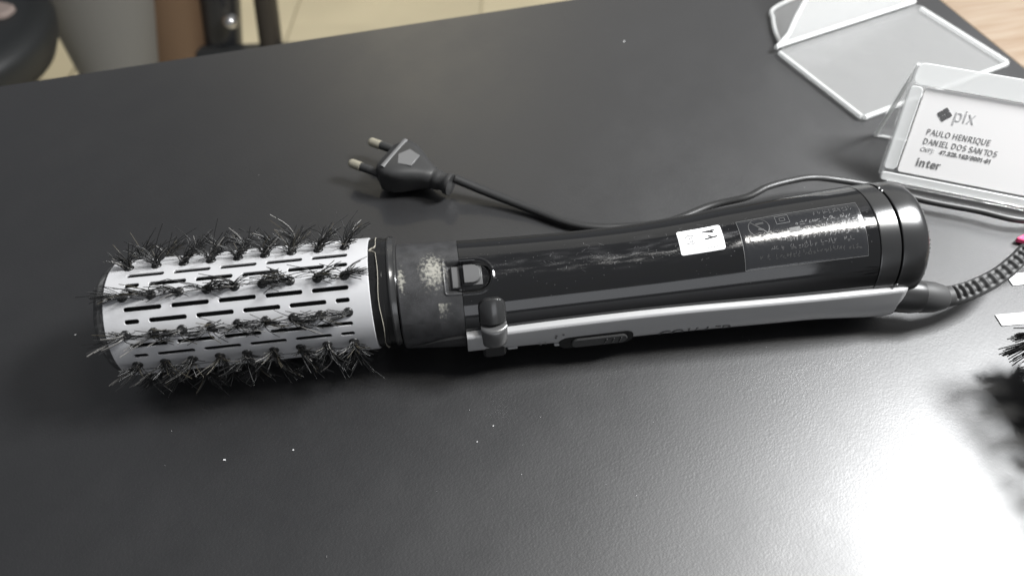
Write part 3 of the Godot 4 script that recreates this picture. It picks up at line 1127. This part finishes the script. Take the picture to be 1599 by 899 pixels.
func build_plug(b: Node) -> void:
	# axis from the tail towards the pins, lying slightly raised
	var tail := local(-0.0262, 0.0072, -0.2355)
	var front := local(-0.0535, 0.0082, -0.2485)
	var ax := (front - tail).normalized()
	var side := Vector3.UP.cross(ax).normalized()
	var up := ax.cross(side).normalized()
	var length := (front - tail).length()
	var m := MB.new()
	var st := [[0.0, 4.6, 4.6, 2.0], [0.03, 4.9, 4.9, 2.0], [0.07, 4.7, 4.7, 2.0], [0.09, 3.7, 3.9, 2.0], [0.17, 3.8, 4.0, 2.0], [0.18, 4.2, 4.4, 2.0], [0.24, 4.3, 4.5, 2.1], [0.25, 3.9, 4.2, 2.1], [0.29, 4.2, 4.4, 2.2], [0.30, 4.7, 4.8, 2.3], [0.37, 5.2, 5.2, 2.6], [0.50, 7.4, 6.0, 3.2], [0.62, 9.8, 6.6, 4.0], [0.74, 11.6, 7.0, 4.5], [0.86, 12.2, 7.1, 5.0], [0.93, 11.9, 7.0, 5.0], [0.95, 11.3, 6.4, 5.0], [1.02, 9.6, 5.4, 5.0], [1.05, 9.0, 4.9, 5.0]]
	var p := []
	var cen := PackedVector3Array()
	for q in st:
		var c: Vector3 = tail + ax * length * q[0]
		var line := PackedVector3Array()
		for j in 41:
			var a := TAU * j / 40
			var e: float = 2.0 / q[3]
			line.append(c + side * signf(cos(a)) * pow(absf(cos(a)), e) * q[1] * 0.001 + up * signf(sin(a)) * pow(absf(sin(a)), e) * q[2] * 0.001)
		p.append(line)
		cen.append(c)
	m.grid(p, cen, true)
	m.face(p[0].slice(0, 40), -ax)
	m.face(p[-1].slice(0, 40), ax)
	var pl := part("plug", m.done(), M.plug_plastic, b, "black two-pin plug at the end of the cord")
	m = MB.new()
	var frame := Transform3D(Basis(side, up, ax), tail + ax * length * 0.70 + up * 0.0066)
	prism(m, PackedVector2Array([Vector2(-3.6, -4.2), Vector2(3.6, -4.2), Vector2(5.2, 1.6), Vector2(0.0, 4.4), Vector2(-5.2, 1.6)]), -0.4, 0.55, frame * Transform3D(Basis.from_scale(Vector3.ONE * 0.001), Vector3.ZERO), 0.2)
	part("plug_pad", m.done(), M.plug_pad, pl)
	m = MB.new()
	var rc: Vector3 = tail + ax * length * 0.915 + up * 0.00675
	sweep(m, [rc - side * 0.0098, rc + side * 0.0098], _same(2, 0.0011, 0.0006), 8, up)
	part("ridge_highlight", m.done(), M.plug_pad, pl)  # paler bar standing in for the highlight on the front edge
	for k in [-1.0, 1.0]:
		m = MB.new()
		var root: Vector3 = tail + ax * length * 1.03 + side * 0.0080 * k
		sweep(m, [root, root + ax * 0.0092], _same(2, 0.0019, 0.0019), 14)
		var pin := part("pin", m.done(), M.plug_plastic, pl)
		m = MB.new()
		sweep(m, [root + ax * 0.0091, root + ax * 0.0137, root + ax * 0.0148, root + ax * 0.0153], [Vector2(0.0021, 0.0021), Vector2(0.0021, 0.0021), Vector2(0.0016, 0.0016), Vector2(0.0007, 0.0007)], 14)
		part("pin_tip", m.done(), M.pin_brass, pin)


# ---------------------------------------------------------------- acrylic things
func build_stand() -> void:
	# bent clear stand: base sheet on the table, a back panel that curls up from the fold, a short rear foot
	var fold := Vector3(0.1395, 0, -0.3430)
	var along := (Vector3(0.2305, 0, -0.3890) - fold).normalized()
	var fwd := Vector3(-along.z, 0, along.x)
	var o := thing("acrylic_stand", "bent clear acrylic stand lying open at the back corner of the table", "display stand", fold)
	var x := Transform3D(Basis(along, Vector3.UP, fwd), Vector3.ZERO)
	var w := 0.102
	var d := 0.0635
	var m := MB.new()
	var out := PackedVector2Array()
	for q in rounded(w, d, 0.0035, 5):
		out.append(q + Vector2(w / 2, d / 2))
	prism(m, out, 0.0006, 0.0034, x, 0.0003)
	part("base_sheet", m.done(), M.frosted_acrylic, o)
	m = MB.new()
	for e in [[Vector3(0.0012, 0.002, 0.001), Vector3(0.0012, 0.002, d - 0.0022)], [Vector3(0.0022, 0.002, d - 0.0012), Vector3(w - 0.0022, 0.002, d - 0.0012)], [Vector3(w - 0.0012, 0.002, 0.003), Vector3(w - 0.0012, 0.002, d - 0.0022)]]:
		sweep(m, [x * (e[0] as Vector3), x * (e[1] as Vector3)], _same(2, 0.0012, 0.0012), 8)
	part("edge_shine", m.done(), M.edge_shine_acrylic, o)  # opaque white rods in place of light guided to the sheet edges
	# back panel: rises from the fold and leans back; its left edge is cut in a curve
	m = MB.new()
	var p := []
	var q2 := []
	var cen := PackedVector3Array()
	for i in 15:
		var f := i / 14.0
		var rise := 0.085 * f
		var bend := minf(1.0, f * 9.0)
		var left := 0.001 + 0.085 * pow(f, 0.85)
		var y := 0.0035 + rise * 0.80
		var z := -0.001 - rise * 0.60 * bend
		var line := PackedVector3Array()
		for k in 17:
			line.append(x * Vector3(lerpf(left, w - 0.002, k / 16.0), y, z))
		p.append(line)
		var line2 := PackedVector3Array()
		for k in 17:
			line2.append(x * Vector3(lerpf(left, w - 0.002, k / 16.0), y - 0.0016, z - 0.0022))
		q2.append(line2)
		cen.append(x * Vector3(w / 2, y, z - 0.02))
	m.grid(p, cen)
	var cen2 := PackedVector3Array()
	for c in cen:
		cen2.append(c + x.basis * Vector3(0, 0.03, 0.06))
	m.grid(q2, cen2)
	part("back_panel", m.done(), M.bright_acrylic, o)
	m = MB.new()
	var edge := []
	for i in 15:
		edge.append((p[i][0] + q2[i][0]) * 0.5)
	sweep(m, edge, _same(15, 0.0013, 0.0013), 8)
	var fl := []
	for k in 17:
		fl.append((p[0][k] + q2[0][k]) * 0.5 + Vector3(0, 0.0012, 0))
	sweep(m, fl, _same(17, 0.0012, 0.0012), 8)
	part("curved_edge", m.done(), M.edge_shine_acrylic, o)
	# rear foot on the table behind the fold
	m = MB.new()
	out = PackedVector2Array()
	out = PackedVector2Array([Vector2(0.0065, -0.003), Vector2(0.0120, -0.0150), Vector2(0.0195, -0.0265), Vector2(0.0275, -0.0350), Vector2(0.0560, -0.0400), Vector2(0.110, -0.0400), Vector2(0.104, -0.003)])
	prism(m, out, 0.0006, 0.0030, x, 0.0003)
	part("rear_foot", m.done(), M.clear_acrylic, o)
	m = MB.new()
	sweep(m, smooth_path([x * Vector3(0.0065, 0.002, -0.003), x * Vector3(0.0120, 0.002, -0.0150), x * Vector3(0.0195, 0.002, -0.0265), x * Vector3(0.0275, 0.002, -0.0350), x * Vector3(0.0560, 0.002, -0.0400)], 6), _same(25, 0.0013, 0.0013), 8)
	part("foot_edge", m.done(), M.edge_shine_acrylic, o)


func build_sign() -> void:
	# payment sign: a card in a clear frame that leans on its own rear leg
	var bl := Vector3(0.1616, 0.003, -0.2435)
	var e := Vector3(0.952, 0, 0.305).normalized()
	var tl := Vector3(0.1710, 0.046, -0.2681)
	var g := tl - bl
	g = (g - e * g.dot(e)).normalized()
	var nrm := e.cross(g).normalized()               # out of the face, towards the viewer
	var o := thing("card_sign", "white payment card in a clear tilted plastic frame beside the acrylic stand", "sign", Vector3(bl.x, 0, bl.z))
	var hgt := (tl - bl).length()
	var w := 0.100
	var x := Transform3D(Basis(e, nrm, -g), Vector3(0, bl.y, 0))     # x right, y out of the face, z down the face
	var m := MB.new()
	var out := PackedVector2Array()
	for q in rounded(w, hgt, 0.0035, 5):
		out.append(Vector2(q.x + w / 2, q.y - hgt / 2))
	prism(m, out, -0.005, -0.0022, x, 0.0003)
	part("rear_plate", m.done(), M.frosted_acrylic, o)
	m = MB.new()
	var b := 0.006
	for r in [[w / 2, -hgt + 0.0045, w - 0.001, 0.009], [w / 2, -0.0022, w - 0.001, 0.0036], [0.0030, -hgt / 2 + 0.002, 0.0052, hgt - 0.0150], [w - 0.0030, -hgt / 2 + 0.002, 0.0052, hgt - 0.0150]]:
		var ol := PackedVector2Array()
		for q in rounded(r[2], r[3], minf(r[2], r[3]) * 0.35, 4):
			ol.append(Vector2(q.x + r[0], q.y + r[1]))
		prism(m, ol, -0.0021, 0.0003, x, 0.0003)
	part("frame_rim", m.done(), M.edge_shine_acrylic, o)
	m = MB.new()
	for s in [[Vector3(0.003, 0.001, 0.0), Vector3(w - 0.003, 0.001, 0.0)], [Vector3(0.003, -0.0045, 0.0006), Vector3(w - 0.003, -0.0045, 0.0006)], [Vector3(0.0, 0.0005, -0.003), Vector3(0.0, 0.0005, -hgt + 0.003)]]:
		sweep(m, [x * (s[0] as Vector3), x * (s[1] as Vector3)], _same(2, 0.0011, 0.0011), 8)
	part("frame_edge", m.done(), M.clear_acrylic, o)
	m = MB.new()
	out = PackedVector2Array()
	for q in rounded(w - 0.013, hgt - 0.0145, 0.001, 3):
		out.append(Vector2(q.x + w / 2, q.y - hgt / 2 + 0.0022))
	prism(m, out, -0.0020, -0.0006, x, 0.0001)
	var card := part("card", m.done(), M.card_paper, o, "white card printed with grey and black lettering")
	# print on the card
	var at := func(px: float, py: float) -> Callable:
		return func(q): return x * Vector3(px + q.x, -0.00052 + q.z, -py - q.y)
	var top := hgt
	m = MB.new()
	lettering(m, "PAULO HENRIQUE", 0.0031, false, at.call(0.0125, top - 0.0268), 0.0001)
	lettering(m, "DANIEL DOS SANTOS", 0.0031, false, at.call(0.0125, top - 0.0308), 0.0001)
	part("name_print", m.done(), M.ink_grey, card)
	m = MB.new()
	lettering(m, "CNPJ:", 0.0023, false, at.call(0.0125, top - 0.0342), 0.0001)
	lettering(m, "pix", 0.0064, false, at.call(0.0205, top - 0.0184), 0.0001)
	part("pale_print", m.done(), M.ink_pale, card)
	m = MB.new()
	lettering(m, "47.328.163/0001-61", 0.0023, true, at.call(0.0200, top - 0.0342), 0.0001)
	lettering(m, "inter", 0.0042, true, at.call(0.0125, top - 0.0400), 0.0001)
	part("bold_print", m.done(), M.ink_bold, card)
	m = MB.new()
	for k in [Vector2(0, 1), Vector2(1, 0), Vector2(0, -1), Vector2(-1, 0)]:
		var dm := PackedVector2Array()
		for q in rounded(0.0021, 0.0021, 0.0004, 3):
			dm.append(q.rotated(PI / 4) + Vector2(0.0170, -top + 0.0188) + k * 0.00155)
		prism(m, dm, -0.0006, -0.00045, x)
	part("emblem_print", m.done(), M.mark_grey, card)
	# rear leg
	m = MB.new()
	var leg0 := Vector3(0.1716, 0.0005, -0.2766) - Vector3(bl.x, 0, bl.z)
	var a := x * Vector3(0.002, -0.005, -hgt + 0.001)
	var thick := Vector3(0, 0, -0.0024)
	var k0 := [a, a + e * (w - 0.004), leg0 + e * (w - 0.004), leg0]
	var ring := []
	for s in [Vector3.ZERO, thick]:
		var line := PackedVector3Array()
		for i in 5:
			line.append(k0[i % 4] + s)
		ring.append(line)
	var mid: Vector3 = (k0[0] + k0[2]) * 0.5 + thick * 0.5
	m.grid(ring, PackedVector3Array([mid, mid]), true)
	var look: Vector3 = (k0[1] - k0[0]).cross(k0[3] - k0[0])
	if look.z < 0:
		look = -look
	m.face(PackedVector3Array(k0), look)
	m.face(PackedVector3Array([k0[0] + thick, k0[1] + thick, k0[2] + thick, k0[3] + thick]), -look)
	part("rear_leg", m.done(), M.frosted_acrylic, o)
	m = MB.new()
	sweep(m, [a, leg0, leg0 + e * 0.0035, leg0 + e * (w - 0.004)], _same(4, 0.0010, 0.0010), 8, nrm)
	part("leg_edge", m.done(), M.edge_shine_acrylic, o)


# ---------------------------------------------------------------- things at the right edge
func build_right_edge() -> void:
	var o := thing("round_brush", "black round hairbrush at the right edge of the table", "hairbrush", Vector3(0.1893, 0, -0.1500), deg_to_rad(-80.0))
	var m := MB.new()
	var s := []
	var hf := []
	for i in 12:
		var f := i / 11.0
		s.append(Vector3(-0.004 + 0.075 * f, 0.0235, 0))
		var r := 0.0085 * minf(1.0, sqrt(maxf(0.02, 1.0 - pow(maxf(0.0, 0.12 - f) / 0.12, 2.0))))
		hf.append(Vector2(r, r))
	sweep(m, s, hf, 20)
	part("brush_core", m.done(), M.soft_black, o)
	rng.seed = 33
	for row in 9:
		for k in 7:
			m = MB.new()
			var a := TAU * row / 9 + (k % 2) * 0.3
			var rad := Vector3(0, sin(a), cos(a))
			for q in 18:
				var root := Vector3(0.002 + k * 0.0105, 0.0235, 0) + rad * 0.008 + Vector3(rng.randf_range(-1, 1), 0, 0) * 0.0012
				var dir := (rad + Vector3(rng.randfn(0, 0.12), rng.randfn(0, 0.10), rng.randfn(0, 0.10))).normalized()
				var tip := root + dir * rng.randf_range(0.0125, 0.0155)
				tip.y = maxf(tip.y, 0.0006)
				sweep(m, [root, (root + tip) * 0.5, tip], [Vector2(0.00028, 0.00028), Vector2(0.00026, 0.00026), Vector2(0.0002, 0.0002)], 5, Vector3.RIGHT if absf(dir.x) < 0.8 else Vector3.UP)
			m.tint = grey(0.014)
			part("bristle_tuft", m.done(), M.ink_black, o)
	# white strips and a pink tip, whose other ends are out of the picture
	for q in [["broader white plastic strip on the table by the hairbrush, below the other strip", Vector3(0.1990, 0.0040, -0.1695), 0.0290, 0.0052, 0.10], ["narrow white plastic strip on the table just below the cord", Vector3(0.2105, 0.0040, -0.1895), 0.0270, 0.0060, 0.10]]:
		var t := thing("plastic_strip", q[0], "strip", Vector3(q[1].x, 0, q[1].z), q[4])
		m = MB.new()
		prism(m, rounded(q[2], q[3], 0.0003, 3), 0.0001, 0.0005, Transform3D.IDENTITY, 0.0001)
		part("strip_body", m.done(), M.white_plastic, t)
	var pk := thing("hair_clip", "bright pink plastic clip tip at the right edge below the card sign", "hair clip", Vector3(0.2115, 0, -0.2085), 0.0)
	m = MB.new()
	prism(m, PackedVector2Array([Vector2(-0.0035, -0.0002), Vector2(0.004, -0.0042), Vector2(0.018, -0.0060), Vector2(0.018, 0.0060), Vector2(0.004, 0.0036), Vector2(-0.0033, 0.0006)]), 0.0006, 0.0030, Transform3D.IDENTITY, 0.0004)
	part("clip_tip", m.done(), M.pink_plastic, pk)


# ---------------------------------------------------------------- table and room
func build_table() -> void:
	# far edge and right edge as seen; corner out of the picture
	var corner := Vector3(0.2318, 0, -0.4557)
	var right := Vector3(0.9622, 0, -0.2724).normalized()       # along the far edge
	var a := atan2(-right.z, right.x)
	var o := thing("table", "black satin laminate table top with faint dust", "table", corner, a)
	var m := MB.new()
	var w := 1.3
	var d := 0.62
	var out := PackedVector2Array()
	for q in rounded(w, d, 0.003, 4):
		out.append(q + Vector2(-w / 2, d / 2))
	prism(m, out, -0.025, 0.0, Transform3D.IDENTITY, 0.0008)
	part("table_top", m.done(), M.black_laminate, o)
	for k in [Vector2(-0.06, 0.06), Vector2(-w + 0.06, 0.06), Vector2(-0.06, d - 0.06), Vector2(-w + 0.06, d - 0.06)]:
		m = MB.new()
		var lo := PackedVector2Array()
		for q in rounded(0.05, 0.05, 0.004, 3):
			lo.append(q + k)
		prism(m, lo, -0.74, -0.0255, Transform3D.IDENTITY, 0.001)
		part("leg", m.done(), M.table_leg, o)
	# dust specks
	rng.seed = 15
	m = MB.new()
	var specks := [Vector3(-0.0951, 0.0003, -0.1108), Vector3(-0.0729, 0.00026, -0.1143), Vector3(0.0607, 0.0004, -0.3561), Vector3(-0.1633, 0.00028, -0.1614), Vector3(-0.0064, 0.00022, -0.1233), Vector3(-0.0117, 0.0002, -0.1173)]
	for i in 45:
		specks.append(Vector3(rng.randf_range(-0.12, 0.16), rng.randf_range(0.00004, 0.0001), rng.randf_range(-0.25, -0.05)))
	var inv := o.transform.affine_inverse()
	for q in specks:
		var r: float = q.y
		var c: Vector3 = inv * Vector3(q.x, 0.0002, q.z)
		sweep(m, [c + Vector3(-r, 0, 0), c + Vector3(r * rng.randf_range(0.4, 1.5), 0, r * rng.randf_range(-1, 1))], _same(2, r * 0.8, minf(r * 0.6, 0.00018)), 6)
	var ds := part("dust", m.done(), M.sticker_white, o)
	ds.set_meta("kind", "stuff")


func pillar(called: String, label: String, category: String, zc: float, foot: Vector2, top: Vector2, rz: float, m_: Material, y1: float, partname: String) -> void:
	# a leaning tapered upright: x range at the floor and at height y1
	var o := thing(called, label, category, Vector3((foot.x + foot.y) / 2, -0.74, zc))
	var m := MB.new()
	var path := []
	var half := []
	for i in 8:
		var f := i / 7.0
		var lo := lerpf(foot.x, top.x, f)
		var hi := lerpf(foot.y, top.y, f)
		path.append(Vector3((lo + hi) / 2 - (foot.x + foot.y) / 2, (y1 + 0.74) * f, 0))
		half.append(Vector2((hi - lo) / 2, rz))
	sweep(m, path, half, 32, Vector3.FORWARD)
	part(partname, m.done(), m_, o)


func build_room() -> void:
	# floor sheet with its tiles
	var fl := MeshInstance3D.new()
	fl.name = "floor"
	var pm := PlaneMesh.new()
	pm.size = Vector2(9, 9)
	fl.mesh = pm
	fl.material_override = M.floor_grout
	fl.position = Vector3(0, -0.744, -1.5)
	fl.set_meta("kind", "structure")
	add_child(fl, true)
	var tones := []
	rng.seed = 8
	for k in 4:
		var t: StandardMaterial3D = M.floor_tile.duplicate()
		t.albedo_color = grey(0.90 + 0.05 * k).linear_to_srgb()
		tones.append(t)
	var tile := MB.new()
	var ol := rounded(0.446, 0.446, 0.004, 2)
	prism(tile, ol, 0.0, 0.004, Transform3D.IDENTITY, 0.001)
	var tm := tile.done()
	for i in 8:
		for j in 6:
			var o := part("tile", tm, tones[rng.randi() % 4], fl)
			o.position = Vector3(-2.1 + i * 0.45, 0.0012, -1.0 + j * 0.45)
	# pale wooden desk beyond the right edge
	var dk := thing("wooden_desk", "pale wooden desk top beyond the right edge of the black table", "desk", Vector3(0.2510, -0.012, -0.4557), atan2(0.2724, 0.9622))
	var m := MB.new()
	prism(m, PackedVector2Array([Vector2(0.0, -0.25), Vector2(0.5, -0.25), Vector2(0.5, 0.45), Vector2(0.0, 0.45)]), -0.025, 0.0, Transform3D.IDENTITY, 0.0006)
	var mm: StandardMaterial3D = M.pale_wood
	mm.uv1_triplanar = true
	mm.uv1_scale = Vector3(3.2, 3.2, 3.2)
	part("desk_top", m.done(), M.pale_wood, dk)
	for k in [Vector2(0.06, -0.19), Vector2(0.44, -0.19), Vector2(0.44, 0.39)]:
		m = MB.new()
		var lo := PackedVector2Array()
		for q in rounded(0.05, 0.05, 0.004, 3):
			lo.append(q + k)
		prism(m, lo, -0.728, -0.0255, Transform3D.IDENTITY, 0.001)
		part("leg", m.done(), M.pale_wood, dk)
	# black chair seat at the upper left
	var ch := thing("black_chair", "round black chair seat at the upper left beyond the table", "chair", Vector3(-0.735, -0.74, -0.835))
	m = MB.new()
	var p := []
	var cen := PackedVector3Array()
	for q in [Vector2(0.0, 0.39), Vector2(0.09, 0.392), Vector2(0.13, 0.40), Vector2(0.142, 0.42), Vector2(0.148, 0.44), Vector2(0.142, 0.455), Vector2(0.12, 0.462), Vector2(0.0, 0.458)]:
		var line := PackedVector3Array()
		for j in 49:
			line.append(Vector3(cos(TAU * j / 48) * q.x, q.y, sin(TAU * j / 48) * q.x))
		p.append(line)
		cen.append(Vector3(0, 0.43, 0))
	m.grid(p, cen, true)
	part("seat", m.done(), M.chair_black, ch)
	m = MB.new()
	sweep(m, [Vector3(0, 0.0, 0), Vector3(0, 0.40, 0)], _same(2, 0.03, 0.03), 20)
	part("stem", m.done(), M.chair_black, ch)
	m = MB.new()
	prism(m, rounded(0.075, 0.030, 0.012, 4), 0.459, 0.467, Transform3D(Basis(Vector3.UP, -0.35), Vector3(0.068, 0, -0.035)), 0.002)
	part("seat_highlight", m.done(), M.pale_pink, ch)  # pale slab painted in as the pinkish highlight on the seat
	pillar("grey_panel", "light grey cloth covered upright beside the black chair seat", "upright", -1.05, Vector2(-0.69, -0.66), Vector2(-0.726, -0.435), 0.07, M.grey_fabric, 0.0, "cloth_cover")
	pillar("brown_panel", "brown wooden upright to the right of the grey one", "upright", -1.10, Vector2(-0.69, -0.565), Vector2(-0.50, -0.415), 0.05, M.brown_wood, 0.0, "wood_post")
	# dark stool frame with a shiny bolt
	var st := thing("dark_stool", "dark stool legs with a shiny bolt to the right of the brown upright", "stool", Vector3(-0.50, -0.74, -1.10))
	m = MB.new()
	sweep(m, [Vector3(-0.045, 0, -0.01), Vector3(0.118, 0.74, -0.01)], [Vector2(0.026, 0.03), Vector2(0.040, 0.03)], 20, Vector3.FORWARD)
	part("leg", m.done(), M.stool_grey, st)
	m = MB.new()
	sweep(m, [Vector3(0.062, 0, 0.01), Vector3(0.165, 0.74, 0.01)], [Vector2(0.020, 0.02), Vector2(0.016, 0.02)], 16, Vector3.FORWARD)
	part("leg", m.done(), M.stool_brown, st)
	m = MB.new()
	sweep(m, [Vector3(-0.02, 0.255, 0.02), Vector3(0.16, 0.262, 0.02)], [Vector2(0.016, 0.018), Vector2(0.016, 0.018)], 16)
	part("crossbar", m.done(), M.chair_black, st)
	m = MB.new()
	p = []
	cen = PackedVector3Array()
	var at := Vector3(0.057, 0.331, 0.040)
	for i in 9:
		var t := PI * i / 8.0
		var line := PackedVector3Array()
		for j in 21:
			line.append(at + Vector3(sin(t) * cos(TAU * j / 20) * 0.012, sin(t) * sin(TAU * j / 20) * 0.012, cos(t) * 0.012))
		p.append(line)
		cen.append(at)
	m.grid(p, cen, true)
	part("bolt", m.done(), M.chrome, st)


func area_lamp(called: String, size: Vector2, energy: float, tone: Color, at: Vector3, towards: Vector3) -> void:
	var l := AreaLight3D.new()
	l.name = called
	l.area_size = size
	l.light_energy = energy
	l.light_color = tone
	l.shadow_enabled = true
	add_child(l, true)
	l.look_at_from_position(at, towards, Vector3.UP)


func _ready() -> void:
	# camera
	var cam := Camera3D.new()
	cam.name = "camera"
	add_child(cam, true)
	cam.fov = 42.53
	cam.position = Vector3(0, 0.225, 0)
	cam.rotation = Vector3(deg_to_rad(-50.7), 0, 0)
	var at := CameraAttributesPhysical.new()
	at.frustum_focal_length = 30.83
	at.frustum_focus_distance = 0.258
	at.frustum_near = 0.02
	at.frustum_far = 30.0
	at.exposure_aperture = 12.0
	at.auto_exposure_enabled = false
	cam.attributes = at
	cam.fov = 42.53
	cam.near = 0.02
	cam.far = 30.0
	# the dim room round the table and the exposure
	var env := WorldEnvironment.new()
	var e := Environment.new()
	e.background_mode = Environment.BG_COLOR
	e.background_color = Color(0.58, 0.60, 0.64).linear_to_srgb()
	e.background_energy_multiplier = 0.3
	e.tonemap_mode = Environment.TONE_MAPPER_LINEAR
	e.tonemap_exposure = 1.06
	e.sdfgi_enabled = true
	e.ssao_enabled = true
	e.ssil_enabled = true
	env.environment = e
	env.name = "environment"
	add_child(env, true)
	# a compact bright lamp close by on the right; the ceiling panels further off
	area_lamp("salon_lamp", Vector2(0.2, 0.16), 1.28, Color(0.99, 0.995, 1.0), Vector3(0.55, 0.60, -0.30), Vector3(0.10, 0, -0.14))
	area_lamp("ceiling_panel", Vector2(0.55, 0.25), 1.25, Color(1.0, 0.99, 0.97), Vector3(0.78, 1.6, -0.22), Vector3(0.78, 0, -0.2201))
	area_lamp("far_panel", Vector2(2.6, 1.3), 0.38, Color(1.0, 0.99, 0.96), Vector3(0.55, 1.35, -2.2), Vector3(0, 0.1, -0.2))
	area_lamp("near_window", Vector2(0.8, 0.65), 0.2, Color(0.97, 0.98, 1.0), Vector3(0.6, 0.40, 1.35), Vector3(0.1, 0.02, -0.2))
	var back := SpotLight3D.new()
	back.name = "added_floor_spot"  # unseen spot added to brighten the floor behind the table
	back.light_energy = 3.8
	back.light_color = Color(1.0, 0.95, 0.82)
	back.light_size = 0.15
	back.spot_angle = 40.0
	back.spot_range = 6.0
	back.shadow_enabled = true
	add_child(back, true)
	back.look_at_from_position(Vector3(-0.3, 1.5, -2.3), Vector3(-0.5, -0.74, -1.6), Vector3.FORWARD)
	make_materials()
	build_table()
	build_room()
	build_brush()
	build_stand()
	build_sign()
	build_right_edge()
